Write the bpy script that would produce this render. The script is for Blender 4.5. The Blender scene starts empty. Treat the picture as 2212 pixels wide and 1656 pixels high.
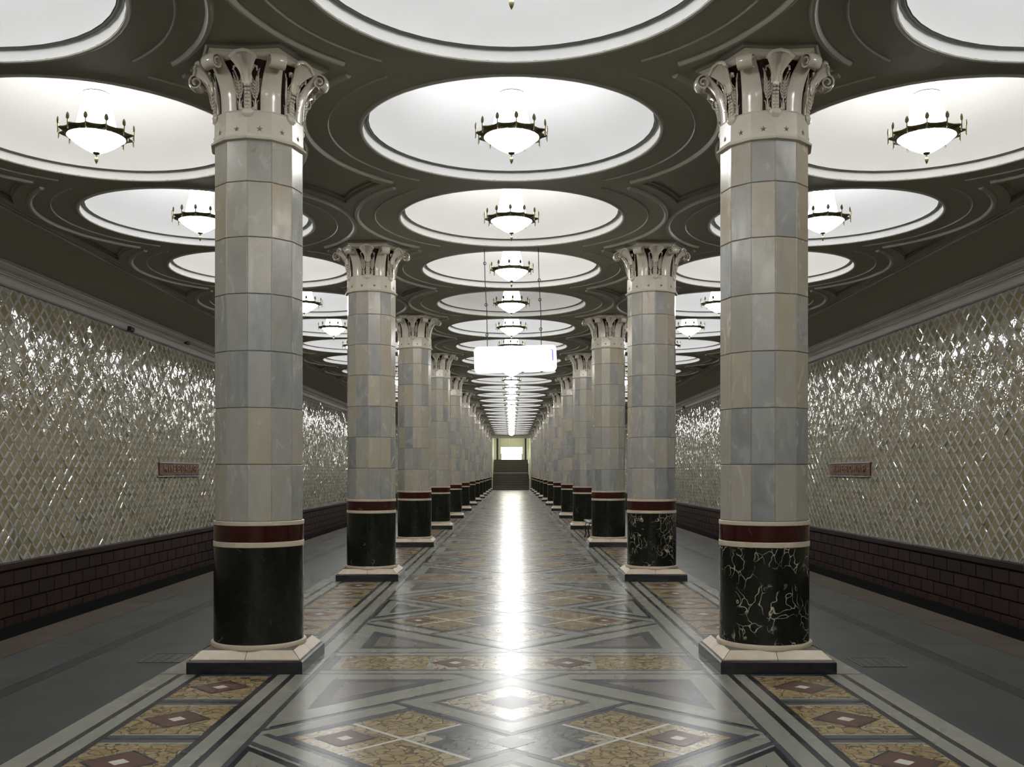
import bpy, math, random
from mathutils import Matrix, Vector
from mathutils.geometry import delaunay_2d_cdt
random.seed(7)
PI = math.pi
sc = bpy.context.scene
COL = sc.collection

# ------------------------------------------------------------------ camera, light, exposure
EYE = 1.508                      # camera height above the platform
FPX = 2100.0                     # focal length in pixels of the 2212 px wide frame
cam_d = bpy.data.cameras.new('camera'); cam = bpy.data.objects.new('camera', cam_d); COL.objects.link(cam)
cam.location = (0.0, 0.0, EYE); cam.rotation_euler = (PI/2, 0, 0)
cam_d.sensor_width = 36.0; cam_d.lens = 36.0*FPX/2212.0
cam_d.shift_x = 0.0005; cam_d.shift_y = 192.0/2212.0
cam_d.clip_start = 0.05; cam_d.clip_end = 300
sc.camera = cam
w = bpy.data.worlds.new('world'); sc.world = w; w.use_nodes = True
w.node_tree.nodes['Background'].inputs[0].default_value = (0.02, 0.02, 0.02, 1)
w.node_tree.nodes['Background'].inputs[1].default_value = 0.3
vs = sc.view_settings
vs.view_transform = 'Standard'; vs.look = 'None'; vs.gamma = 1.0; vs.use_curve_mapping = False
vs.exposure = 1.08
cy = sc.cycles
cy.max_bounces = 5; cy.diffuse_bounces = 4; cy.glossy_bounces = 2; cy.transmission_bounces = 2
cy.caustics_reflective = False; cy.caustics_refractive = False
cy.sample_clamp_indirect = 1.0; cy.use_denoising = True
cy.use_adaptive_sampling = True; cy.adaptive_threshold = .07; cy.adaptive_min_samples = 12
LAMP = 13.0                      # radiance of the lamp glass

# ------------------------------------------------------------------ key dimensions (metres)
D = 6.174; Y1 = 7.707; XC = 2.0          # column step, first column pair, column axis
NCOL = 13
CEIL = EYE + 3.2
LY0 = Y1 - D/4; LD = D/2                 # first lamp row in view and lamp step
LX = 3.95                                # axis of the side vaults
RC = 1.40                                # ceiling circle radius
WX = 7.90                                # track walls
EDGE = 4.57                              # platform edge
YB, YE = -12.0, 83.0                     # back and far end of the hall

# ------------------------------------------------------------------ mesh builder
class MB:
    def __init__(s): s.v = []; s.f = []; s.m = []
    def add(s, vs_, fs_, mi=0):
        b = len(s.v); s.v += [tuple(p) for p in vs_]
        s.f += [tuple(b+i for i in f) for f in fs_]; s.m += [mi]*len(fs_); return s
    def box(s, x0, x1, y0, y1, z0, z1, mi=0):
        v = [(x0,y0,z0),(x1,y0,z0),(x1,y1,z0),(x0,y1,z0),(x0,y0,z1),(x1,y0,z1),(x1,y1,z1),(x0,y1,z1)]
        return s.add(v, [(0,3,2,1),(4,5,6,7),(0,1,5,4),(1,2,6,5),(2,3,7,6),(3,0,4,7)], mi)
    def prism(s, poly, z0, z1, mi=0, bottom=False):
        n = len(poly)
        v = [(x,y,z0) for x,y in poly]+[(x,y,z1) for x,y in poly]
        f = [tuple(range(n,2*n))]+[(i,(i+1)%n,n+(i+1)%n,n+i) for i in range(n)]
        if bottom: f.append(tuple(range(n-1,-1,-1)))
        return s.add(v, f, mi)
    def loft(s, rings, mi=0, cap0=False, cap1=False, closed=True):
        n = len(rings[0]); v = [p for r in rings for p in r]; f = []
        for k in range(len(rings)-1):
            for i in range(n if closed else n-1):
                j = (i+1) % n
                f.append((k*n+i, k*n+j, (k+1)*n+j, (k+1)*n+i))
        if cap0: f.append(tuple(range(n-1,-1,-1)))
        if cap1: f.append(tuple(range((len(rings)-1)*n, len(rings)*n)))
        return s.add(v, f, mi)
    def lathe(s, prof, seg=32, a0=0.0, mi=0, cap0=False, cap1=False):
        rings = [[(r*math.cos(a0+2*PI*i/seg), r*math.sin(a0+2*PI*i/seg), z) for i in range(seg)] for r, z in prof]
        return s.loft(rings, mi, cap0, cap1)
    def tube(s, pts, r, seg=6, mi=0):
        rings = []
        for k, p in enumerate(pts):
            p = Vector(p); a = Vector(pts[max(k-1,0)]); b = Vector(pts[min(k+1,len(pts)-1)])
            t = (b-a).normalized(); u = t.orthogonal().normalized()
            if abs(t.z) < .9: u = t.cross(Vector((0,0,1))).normalized()
            else: u = t.cross(Vector((1,0,0))).normalized()
            w_ = t.cross(u); rr = r[k] if isinstance(r, (list,tuple)) else r
            rings.append([p+u*rr*math.cos(2*PI*i/seg)+w_*rr*math.sin(2*PI*i/seg) for i in range(seg)])
        return s.loft(rings, mi, True, True)
    def append(s, o, M=None, mi=None):
        b = len(s.v)
        s.v += [tuple(M @ Vector(p)) for p in o.v] if M is not None else list(o.v)
        s.f += [tuple(b+i for i in f) for f in o.f]; s.m += (o.m if mi is None else [mi]*len(o.f)); return s
    def mesh(s, name, mats, smooth=False):
        me = bpy.data.meshes.new(name); me.from_pydata(s.v, [], s.f)
        for m in (mats if isinstance(mats, (list,tuple)) else [mats]): me.materials.append(m)
        if len(me.materials) > 1: me.polygons.foreach_set('material_index', s.m)
        if smooth:
            me.polygons.foreach_set('use_smooth', [True]*len(me.polygons))
            me.set_sharp_from_angle(angle=math.radians(38))
        me.update(); return me

def obj(name, me, parent=None, loc=(0,0,0), rot=(0,0,0), scale=None):
    o = bpy.data.objects.new(name, me); COL.objects.link(o)
    o.location = loc; o.rotation_euler = rot
    if scale is not None: o.scale = scale
    if parent is not None: o.parent = parent
    return o
def tag(o, label=None, cat=None, group=None, kind=None):
    if label: o['label'] = label
    if cat: o['category'] = cat
    if group: o['group'] = group
    if kind: o['kind'] = kind
    return o
def build(mb, name, mats, parent=None, smooth=False, **k): return obj(name, mb.mesh(name, mats, smooth), parent, **k)
def ordinal(n): return '%d%s' % (n, 'th' if 10 <= n % 100 <= 20 else {1:'st',2:'nd',3:'rd'}.get(n % 10, 'th'))

# ------------------------------------------------------------------ materials
class Mat:
    def __init__(s, name, col=(.5,.5,.5), rough=.5, metal=0.0, spec=.5):
        m = bpy.data.materials.new(name); m.use_nodes = True; s.m = m
        s.n = m.node_tree.nodes; s.l = m.node_tree.links; s.b = s.n['Principled BSDF']
        s.b.inputs['Base Color'].default_value = (*col, 1); s.b.inputs['Roughness'].default_value = rough
        s.b.inputs['Metallic'].default_value = metal; s.b.inputs['Specular IOR Level'].default_value = spec
    def node(s, t, **k):
        n = s.n.new(t)
        for a, b in k.items(): setattr(n, a, b)
        return n
    def link(s, a, b): s.l.new(a, b)
    def pos(s, rnd=True):
        g = s.node('ShaderNodeNewGeometry')
        if not rnd: return g.outputs['Position']
        oi = s.node('ShaderNodeObjectInfo'); mu = s.node('ShaderNodeMath', operation='MULTIPLY'); mu.inputs[1].default_value = 37.0
        s.link(oi.outputs['Random'], mu.inputs[0])
        mi = s.node('ShaderNodeMath', operation='MULTIPLY_ADD'); mi.inputs[1].default_value = 23.0
        s.link(g.outputs['Random Per Island'], mi.inputs[0]); s.link(mu.outputs[0], mi.inputs[2])
        va = s.node('ShaderNodeVectorMath', operation='ADD')
        s.link(g.outputs['Position'], va.inputs[0]); s.link(mi.outputs[0], va.inputs[1]); return va.outputs[0]
    def rand(s):
        g = s.node('ShaderNodeNewGeometry'); oi = s.node('ShaderNodeObjectInfo')
        a = s.node('ShaderNodeMath', operation='ADD'); s.link(oi.outputs['Random'], a.inputs[0]); s.link(g.outputs['Random Per Island'], a.inputs[1])
        f = s.node('ShaderNodeMath', operation='FRACT'); s.link(a.outputs[0], f.inputs[0]); return f.outputs[0]
    def noise(s, vec, scale, detail=4, dist=0.0, rough=.55):
        n = s.node('ShaderNodeTexNoise'); n.inputs['Scale'].default_value = scale; n.inputs['Detail'].default_value = detail
        n.inputs['Distortion'].default_value = dist; n.inputs['Roughness'].default_value = rough
        if vec is not None: s.link(vec, n.inputs['Vector'])
        return n.outputs['Fac']
    def scale(s, vec, sx, sy, sz):
        m = s.node('ShaderNodeVectorMath', operation='MULTIPLY'); m.inputs[1].default_value = (sx,sy,sz); s.link(vec, m.inputs[0]); return m.outputs[0]
    def ramp(s, fac, stops, interp='LINEAR'):
        r = s.node('ShaderNodeValToRGB'); r.color_ramp.interpolation = interp; e = r.color_ramp.elements
        while len(e) < len(stops): e.new(.5)
        for i, (p, c) in enumerate(stops):
            e[i].position = p; e[i].color = (*c, 1) if len(c) == 3 else c
        s.link(fac, r.inputs[0]); return r.outputs[0]
    def mix(s, fac, a, b, mode='MIX'):
        m = s.node('ShaderNodeMix', data_type='RGBA', blend_type=mode)
        for sock, v in ((m.inputs[0], fac), (m.inputs[6], a), (m.inputs[7], b)):
            if hasattr(v, 'is_output'): s.link(v, sock)
            elif isinstance(v, (int,float)): sock.default_value = v
            else: sock.default_value = (*v, 1)
        return m.outputs[2]
    def math(s, op, a, b=None, c=None):
        m = s.node('ShaderNodeMath', operation=op)
        for i, v in enumerate((a, b, c)):
            if v is None: continue
            if hasattr(v, 'is_output'): s.link(v, m.inputs[i])
            else: m.inputs[i].default_value = v
        return m.outputs[0]
    def color(s, c): s.link(c, s.b.inputs['Base Color']); return s
    def bump(s, h, strength=.2, dist=.01):
        b = s.node('ShaderNodeBump'); b.inputs['Strength'].default_value = strength; b.inputs['Distance'].default_value = dist
        s.link(h, b.inputs['Height']); s.link(b.outputs[0], s.b.inputs['Normal']); return s

def g3(a, k): return tuple(x*k for x in a)

# pale grey-beige marble slabs of the shafts: each slab its own tone, greyer stones low on the shaft
m = Mat('shaft_marble', rough=.22)
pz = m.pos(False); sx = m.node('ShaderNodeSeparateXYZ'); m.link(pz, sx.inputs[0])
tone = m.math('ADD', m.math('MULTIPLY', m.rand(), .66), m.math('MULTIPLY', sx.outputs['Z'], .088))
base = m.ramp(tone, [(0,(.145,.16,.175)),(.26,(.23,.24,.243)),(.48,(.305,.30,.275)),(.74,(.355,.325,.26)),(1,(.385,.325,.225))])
P = m.pos()
n1 = m.noise(m.scale(P,1,1,.45), 7, 6, 1.2)
base = m.mix(m.ramp(n1,[(.35,(0,0,0)),(.75,(1,1,1))]), base, m.mix(.40, base, (.45,.43,.38)))
n2 = m.noise(m.scale(P,1,1,.5), 3.5, 5, 2.5)
base = m.mix(m.math('MULTIPLY', m.ramp(n2,[(.56,(0,0,0)),(.75,(1,1,1))]), .38), base, (.42,.30,.15))
m.color(base)
m.link(m.ramp(n1,[(.3,(.16,.16,.16)),(.8,(.34,.34,.34))]), m.b.inputs['Roughness'])
SHAFT = m.m

def veined(name, dark, vein, amount, rough=.12, sc1=7.0):
    m = Mat(name, rough=rough, spec=.35); P = m.pos()
    wn = m.node('ShaderNodeTexNoise'); wn.inputs['Scale'].default_value = 3.0; wn.inputs['Detail'].default_value = 3; m.link(P, wn.inputs['Vector'])
    wv = m.node('ShaderNodeVectorMath', operation='MULTIPLY_ADD'); wv.inputs[1].default_value = (.5,.5,.5)
    m.link(wn.outputs['Color'], wv.inputs[0]); m.link(m.scale(P,1,1,.6), wv.inputs[2])
    vo = m.node('ShaderNodeTexVoronoi', feature='DISTANCE_TO_EDGE'); vo.inputs['Scale'].default_value = sc1; m.link(wv.outputs[0], vo.inputs['Vector'])
    line = m.ramp(vo.outputs['Distance'], [(0,(1,1,1)),(.014,(.5,.5,.5)),(.034,(0,0,0))])
    mask = m.ramp(m.noise(P, 4.5, 3), [(.62-amount,(0,0,0)),(.74-amount,(1,1,1))])
    n = m.noise(P, 11, 5)
    dk = m.mix(n, dark, g3(dark, 2.2))
    m.color(m.mix(m.math('MULTIPLY', line, mask), dk, vein)); return m.m
BASEBLACK = veined('black_marble', (.006,.007,.005), (.35,.31,.2), 0.0)
BASEVEIN = veined('black_marble_bold_veins', (.006,.007,.005), (.60,.55,.42), .17, sc1=10)
REDBAND = veined('red_marble', (.020,.0045,.0035), (.30,.22,.2), .02, sc1=9)

def stone(name, c1, c2, scale=6, rough=.25, det=5, bump=0):
    m = Mat(name, rough=rough); n = m.noise(m.pos(), scale, det, .8)
    m.color(m.mix(n, c1, c2))
    if bump: m.bump(n, bump, .01)
    return m.m
CREAM = stone('cream_limestone', (.40,.33,.24), (.66,.58,.46), 9, .35)
PLINTH = stone('black_granite', (.006,.007,.009), (.014,.015,.018), 30, .2)
GLAZE = stone('cream_glazed_ceramic', (.54,.50,.41), (.64,.60,.51), 14, .16)
MAROON = stone('maroon_ceramic', (.030,.006,.006), (.05,.012,.01), 12, .3)
JOINT = Mat('dark_mortar', (.10,.09,.075), .8).m
STARM = Mat('star_metal', (.26,.25,.22), .35, .3).m
PAINT = stone('grey_ceiling_paint', (.315,.305,.245), (.355,.345,.28), 1.2, .6)
FILLET = stone('lit_moulding_paint', (.36,.35,.30), (.41,.40,.35), 2.0, .45)  # ceiling paint lightened, lamplight on the raised mouldings put into the colour
WHITE = stone('white_dome_plaster', (.80,.80,.80), (.86,.86,.87), 1.5, .7)
RIMW = stone('white_rim_plaster', (.80,.80,.79), (.86,.86,.85), 1.5, .6)
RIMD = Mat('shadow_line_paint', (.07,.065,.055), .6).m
BRONZE = stone('dark_bronze', (.05,.045,.02), (.16,.14,.07), 30, .38); 
for n_ in BRONZE.node_tree.nodes:
    if n_.type == 'BSDF_PRINCIPLED': n_.inputs['Metallic'].default_value = .75
CORN = stone('cornice_paint', (.34,.33,.30), (.42,.41,.38), 3, .6)

def glass(name, col, k):
    m = Mat(name, (.9,.9,.9), .3)
    m.b.inputs['Emission Color'].default_value = (*col, 1); m.b.inputs['Emission Strength'].default_value = k; return m.m
GL_COOL = glass('lamp_glass_cool', (.97,.985,1.0), LAMP*.65)
GL_WARM = glass('lamp_glass_warm', (1.0,.97,.90), LAMP*.65)
GL_TOP = glass('lamp_glass_upper', (1.0,.99,.97), 1.7)
GL_DIM = glass('lamp_glass_dim', (1.0,.97,.9), 1.9)
GL_BOWL = glass('lamp_bowl_glass', (1.0,.985,.95), LAMP*1.5)

# floor stones
def floor_stone(name, c1, c2, scale=5, rough=.27, spec=.33):
    m = Mat(name, rough=rough, spec=spec); P = m.pos()
    n = m.noise(P, scale, 6, 1.0); n2 = m.noise(P, 1.3, 3)
    c = m.mix(n, c1, c2); c = m.mix(m.math('MULTIPLY', m.ramp(n2,[(.4,(0,0,0)),(.8,(1,1,1))]), .35), c, g3(c1,.55))
    m.color(c); m.link(m.math('ADD', m.math('MULTIPLY', n2, .14), rough-.06), m.b.inputs['Roughness']); return m.m
F_PALE = floor_stone('floor_pale_marble', (.165,.168,.142), (.25,.25,.215))
F_DARK = floor_stone('floor_black_marble', (.007,.008,.011), (.016,.017,.021), 8)
F_BLUE = floor_stone('floor_blue_grey_marble', (.030,.034,.042), (.062,.068,.076), 7)
F_PURP = floor_stone('floor_purple_brown_marble', (.080,.066,.060), (.19,.17,.15), 6)
F_BROWN = floor_stone('floor_red_brown_marble', (.055,.022,.016), (.10,.045,.034), 9)
F_WHITE = floor_stone('floor_white_marble', (.42,.42,.38), (.55,.54,.5), 9)
F_SIDE = floor_stone('platform_grey_granite', (.021,.024,.0255), (.036,.039,.040), 3, .42, .22)
F_SLINE = floor_stone('platform_dark_granite', (.009,.010,.011), (.015,.016,.017), 6, .45, .22)
F_EDGE = floor_stone('platform_edge_brown_granite', (.030,.023,.016), (.055,.042,.031), 5, .5, .2)
def breccia(name, cols, scale, jt):
    m = Mat(name, rough=.25); P = m.pos()
    wn = m.node('ShaderNodeTexNoise'); wn.inputs['Scale'].default_value = 9; m.link(P, wn.inputs['Vector'])
    wv = m.node('ShaderNodeVectorMath', operation='MULTIPLY_ADD'); wv.inputs[1].default_value = (.16,.16,.0)
    m.link(wn.outputs['Color'], wv.inputs[0]); m.link(m.scale(P,1,1,0), wv.inputs[2])
    v1 = m.node('ShaderNodeTexVoronoi'); v1.inputs['Scale'].default_value = scale; m.link(wv.outputs[0], v1.inputs['Vector'])
    v2 = m.node('ShaderNodeTexVoronoi', feature='DISTANCE_TO_EDGE'); v2.inputs['Scale'].default_value = scale; m.link(wv.outputs[0], v2.inputs['Vector'])
    sp = m.node('ShaderNodeSeparateColor'); m.link(v1.outputs['Color'], sp.inputs[0])
    c = m.ramp(sp.outputs[0], [(i/(len(cols)-1), q) for i, q in enumerate(cols)])
    c = m.mix(m.noise(P, 20, 4), c, g3(cols[0], .7))
    m.color(m.mix(m.ramp(v2.outputs['Distance'], [(.02,(1,1,1)),(.07,(0,0,0))]), c, jt)); return m.m
BREC = breccia('yellow_breccia', [(.25,.19,.085),(.34,.275,.145),(.18,.13,.055),(.38,.33,.21),(.22,.15,.065)], 14, (.07,.04,.02))
BRECP = breccia('pale_breccia', [(.36,.32,.22),(.48,.44,.34),(.28,.24,.16)], 10, (.10,.085,.06))
BRECD = breccia('dark_breccia', [(.10,.11,.105),(.16,.165,.155),(.07,.075,.075)], 9, (.02,.02,.022))

def tile_mat(name, c1, c2, rough):
    m = Mat(name, rough=rough, spec=.6); r = m.rand(); P = m.pos()
    c = m.mix(r, c1, c2); m.color(m.mix(m.math('MULTIPLY', m.noise(P, 6, 3), .3), c, g3(c1,.7)))
    m.bump(m.noise(P, 14, 1), .10, .02); return m.m
TILE = tile_mat('beige_wall_tile', (.235,.205,.118), (.325,.285,.18), .035)
STRIP = tile_mat('grey_glazed_strip', (.39,.38,.34), (.50,.485,.445), .03)
GROUT = Mat('wall_grout', (.26,.245,.2), .7).m
def brickmat():
    m = Mat('dark_red_brick', rough=.5, spec=.2); r = m.rand(); P = m.pos()
    c = m.mix(r, (.020,.0085,.005), (.044,.020,.012)); m.color(m.mix(m.noise(P, 5, 5), c, (.016,.009,.007)))
    m.bump(m.noise(P, 22, 4), .35, .02); return m.m
BRICK = brickmat()
BJOINT = Mat('brick_joint', (.008,.006,.006), .9, 0, .1).m
TRACKBLACK = Mat('track_black', (.006,.006,.006), .9, 0, .1).m  # black of the track bed, also paints the shadow along the wall foot
PLAQ = stone('bronze_plaque', (.085,.030,.011), (.13,.050,.019), 14, .55)
PLETT = Mat('plaque_letter_bronze', (.30,.20,.13), .35, .4).m
STEEL = Mat('grey_steel', (.45,.45,.45), .35, .8).m
BLACKM = Mat('black_metal', (.012,.012,.013), .45).m
STAIRM = stone('brown_stair_granite', (.022,.018,.013), (.045,.036,.026), 12, .45)
STAIRN = stone('step_highlight_granite', (.10,.085,.06), (.15,.125,.09), 12, .35)  # lighter granite painting a highlight along each step edge
NOSE = Mat('stair_nosing_metal', (.55,.55,.52), .4).m
ENDW = stone('pale_end_hall_paint', (.60,.60,.46), (.68,.67,.54), 2, .6)
WOOD = stone('worn_bench_wood', (.30,.25,.18), (.42,.36,.27), 9, .5)

# ------------------------------------------------------------------ the setting: ceiling
def ring_pts(cx, cy_, r, n=48): return [(cx+r*math.cos(2*PI*i/n), cy_+r*math.sin(2*PI*i/n)) for i in range(n)]
rows = [i for i in range(-5, 25)]                       # lamp rows, 0 = first one in view
def rowy(i): return LY0 + LD*i
RR = 2.12
def arc_pts(cx, cy_, p0, p1, n=8):
    a0 = math.atan2(p0[1]-cy_, p0[0]-cx); a1 = math.atan2(p1[1]-cy_, p1[0]-cx)
    if a1-a0 > PI: a1 -= 2*PI
    if a0-a1 > PI: a1 += 2*PI
    return [(cx+RR*math.cos(a0+(a1-a0)*k/n), cy_+RR*math.sin(a0+(a1-a0)*k/n)) for k in range(n)]
hx = LX/2; hy = LD/2
cuspy = hy - math.sqrt(RR*RR-hx*hx); cuspx = hx - math.sqrt(RR*RR-hy*hy)
AST = (arc_pts(hx,hy,(cuspx,0),(0,cuspy)) + arc_pts(-hx,hy,(0,cuspy),(-cuspx,0)) +
       arc_pts(-hx,-hy,(-cuspx,0),(0,-cuspy)) + arc_pts(hx,-hy,(0,-cuspy),(cuspx,0)))
TB = 5.93-LX; tx = math.sqrt(RR*RR-hy*hy); ty = hy-math.sqrt(RR*RR-TB*TB)
TRI = arc_pts(0,hy,(TB,ty),(tx,0)) + arc_pts(0,-hy,(tx,0),(TB,-ty)) + [(TB,-ty)]   # relative to (LX, gap)
holes = []
for i in rows:
    for cx in (-LX, 0, LX): holes.append(ring_pts(cx, rowy(i), RC))
gaps = [i for i in rows[:-1]]
ast_spots = [(s_*hx, rowy(i)+hy) for i in gaps if i % 2 == 1 for s_ in (-1,1)]
tri_spots = [(s_, rowy(i)+hy) for i in gaps for s_ in (-1,1)]
for (x, y) in ast_spots: holes.append([(x+a, y+b) for a, b in AST])
for (s_, y) in tri_spots: holes.append([(s_*(LX+a), y+b) for a, b in TRI])
CW = 7.62
V = [Vector((-CW,YB)),Vector((CW,YB)),Vector((CW,YE)),Vector((-CW,YE))]; E = [(0,1),(1,2),(2,3),(3,0)]
for h in holes:
    b = len(V); n = len(h); V += [Vector(p) for p in h]; E += [(b+k, b+(k+1) % n) for k in range(n)]
ov, oe, of, *_ = delaunay_2d_cdt(V, E, [], 1, 1e-5, False)
def solid(c):
    x, y = abs(c[0]), c[1]
    if not (YB <= y <= YE) or x > CW: return False
    i = round((y-LY0)/LD); 
    dmin = 9
    for j in (i-1,i,i+1):
        if rows[0] <= j <= rows[-1]:
            yy = rowy(j); dmin = min(dmin, math.hypot(x,y-yy), math.hypot(x-LX,y-yy))
    if dmin < RC*.999: return False
    if dmin > RR*.9995 and x < 5.93:
        for (ax, ay) in ast_spots:
            if abs(x-abs(ax)) < .56 and abs(y-ay) < .9: return False
        for (s_, ay) in tri_spots:
            if x > 5.2 and abs(y-ay) < .9: return False
    return True
mb = MB(); fs = []
for f in of:
    c = sum((ov[k] for k in f), Vector((0,0)))/len(f)
    if solid(c): fs.append(tuple(f) if (ov[f[1]]-ov[f[0]]).cross(ov[f[2]]-ov[f[0]]) < 0 else tuple(reversed(f)))
mb.add([(p[0],p[1],CEIL) for p in ov], fs)
ceiling = tag(build(mb, 'ceiling', PAINT), 'grey painted station ceiling pierced by rows of white circular domes', kind='structure')
# slab above that closes the building
mb = MB().box(-8.3,8.3,YB-.2,YE+.1,CEIL+1.3,CEIL+1.5)
tag(build(mb, 'roof_slab', PAINT, ceiling), kind=None)
# domes, rims
mb = MB(); mb.lathe([(1.345*math.cos(t*PI/2/10) if t < 10 else .002, CEIL+.085+.95*math.sin(t*PI/2/10)**1.0*(.35+.65*math.sin(t*PI/2/10))) for t in range(11)], 48)
ME_DOME = mb.mesh('dome', WHITE, True)
mb = MB(); mb.lathe([(RC,CEIL-.004),(RC,CEIL+.078),(1.385,CEIL+.088)], 48, mi=0)
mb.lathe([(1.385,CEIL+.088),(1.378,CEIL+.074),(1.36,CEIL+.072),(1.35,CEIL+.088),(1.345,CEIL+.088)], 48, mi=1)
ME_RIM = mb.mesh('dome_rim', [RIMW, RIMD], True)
mb = MB(); mb.lathe([(RC,CEIL),(RC+.004,CEIL-.012),(RC+.022,CEIL-.016),(RC+.036,CEIL-.008),(RC+.04,CEIL)], 64)
ME_BEAD = mb.mesh('rim_bead', FILLET, True)
def arc_mesh(r, wd, h, a):
    mb = MB(); n = 28; prof = [(r-wd/2,0),(r-wd*.42,-h*.55),(r-wd*.15,-h),(r+wd*.15,-h),(r+wd*.42,-h*.55),(r+wd/2,0)]
    rings = [[(q*math.cos(-a+2*a*k/n), q*math.sin(-a+2*a*k/n), CEIL+z) for q, z in prof] for k in range(n+1)]
    mb.loft(rings, cap0=True, cap1=True); return mb
ARC1 = arc_mesh(1.945, .064, .032, math.radians(47.5)); ARC2 = arc_mesh(1.72, .020, .014, math.radians(54))
ME_A1 = ARC1.mesh('ceiling_arc', FILLET, True); ME_A2 = ARC2.mesh('thin_ceiling_arc', FILLET, True)
far_arcs = MB()
for i in rows:
    for cx in (-LX, 0, LX):
        obj('dome', ME_DOME, ceiling, (cx,rowy(i),0)); obj('dome_rim', ME_RIM, ceiling, (cx,rowy(i),0))
        obj('rim_bead', ME_BEAD, ceiling, (cx,rowy(i),0))
        for a in (0, PI):
            if 0 <= i <= 12:
                obj('ceiling_arc', ME_A1, ceiling, (cx,rowy(i),0), (0,0,a)); obj('thin_ceiling_arc', ME_A2, ceiling, (cx,rowy(i),0), (0,0,a))
            elif i > 12:
                M = Matrix.Translation((cx,rowy(i),0)) @ Matrix.Rotation(a,4,'Z'); far_arcs.append(ARC1, M); far_arcs.append(ARC2, M)
tag(build(far_arcs, 'far_ceiling_arcs', FILLET, ceiling), kind='stuff')
def recess(poly, name):
    mb = MB(); n = len(poly); ins = []
    cx = sum(p[0] for p in poly)/n; cy_ = sum(p[1] for p in poly)/n
    for (x, y) in poly: ins.append((cx+(x-cx)*.86, cy_+(y-cy_)*.86))
    mb.loft([[(x,y,CEIL) for x,y in poly],[(x,y,CEIL+.028) for x,y in poly],[(x,y,CEIL+.028) for x,y in ins],[(x,y,CEIL+.050) for x,y in ins]])
    b = len(mb.v); mb.add([(x,y,CEIL+.050) for x,y in ins]+[(cx,cy_,CEIL+.050)], [(k,(k+1) % n,n) for k in range(n)])
    return mb.mesh(name, PAINT)
ME_AST = recess(AST, 'spandrel_recess'); ME_TRI = recess(TRI, 'triangle_recess')
for (x, y) in ast_spots: obj('spandrel_recess', ME_AST, ceiling, (x,y,0))
for (s_, y) in tri_spots: obj('triangle_recess', ME_TRI, ceiling, (s_*LX,y,0), (0,0,0 if s_ > 0 else PI))
for s_ in (-1, 1):
    mb = MB()
    for a, b, h in ((6.04,6.075,.012),(6.085,6.14,.03)):
        prof = [(a,0),(a,-h*.7),(a+(b-a)*.3,-h),(b-(b-a)*.3,-h),(b,-h*.7),(b,0)]
        if s_ < 0: prof = [(-x,z) for x, z in reversed(prof)]
        mb.loft([[(x,y,CEIL+z) for x, z in prof] for y in (YB,YE)], cap0=True, cap1=True)
    build(mb, 'ceiling_moulding', FILLET, ceiling, True)

# ------------------------------------------------------------------ track walls, cornices, dado
ZT = EYE + 2.89; ZD = EYE - 1.414                       # top and bottom of the tiled field
TA, TBH = .29, .27                                      # rhombus diagonals
YW0 = 6.0
def strip_geo(p, q, wd, h, rnd=None):
    """convex bar from p to q in the (y,z) plane, x = outwards"""
    (y0,z0),(y1,z1) = p, q; L = math.hypot(y1-y0,z1-z0); ty_, tz_ = (y1-y0)/L,(z1-z0)/L; ny, nz = -tz_, ty_
    v = []
    for (y, z) in (p, q):
        for o_, hh in ((-wd/2,0),(-wd*.26,h),(wd*.26,h),(wd/2,0)): v.append((hh, y+ny*o_, z+nz*o_))
    return v, [(0,4,5,1),(1,5,6,2),(2,6,7,3),(1,2,3,0),(4,7,6,5)]
def tile_geo(h=.004):
    k = .80; a, b = TA/2*k, TBH/2*k
    return [(0,a,0),(0,0,b),(0,-a,0),(0,0,-b),(h,a*.9,0),(h,0,b*.9),(h,-a*.9,0),(h,0,-b*.9)], [(4,5,6,7),(0,1,5,4),(1,2,6,5),(2,3,7,6),(3,0,4,7)]
tv, tf = tile_geo(); ME_TILE = MB().add(tv, tf).mesh('wall_tile', TILE)
SP, SQ = (0,0), (TA/2,TBH/2)
L1 = strip_geo((.012,.011),(TA/2-.012,TBH/2-.011), .058, .011); L2 = strip_geo((.012,-.011),(TA/2-.012,-TBH/2+.011), .058, .011)
ME_S1 = MB().add(*L1).mesh('glazed_strip', STRIP); ME_S2 = MB().add(*L2).mesh('glazed_strip', STRIP)
BUT = ([(.0,-.02,0),(0,0,-.02),(0,.02,0),(0,0,.02),(.02,0,0)], [(0,1,4),(1,2,4),(2,3,4),(3,0,4)])
BL, BH = .55, .245
def brick_geo(L, H, d=.03, c=.012):
    v = [(0,-L/2,-H/2),(0,L/2,-H/2),(0,L/2,H/2),(0,-L/2,H/2),(d,-L/2+c,-H/2+c),(d,L/2-c,-H/2+c),(d,L/2-c,H/2-c),(d,-L/2+c,H/2-c)]
    return v, [(4,5,6,7),(0,1,5,4),(1,2,6,5),(2,3,7,6),(3,0,4,7)]
ME_BRICK = MB().add(*brick_geo(BL-.014, BH-.014)).mesh('brick', BRICK)
ncols = int((YE-YW0)/(TA/2)); nrows_ = int(round((ZT-ZD)/(TBH/2)))
plaque_y = {-1:(21.75,24.45), 1:(21.35,24.0)}
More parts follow.
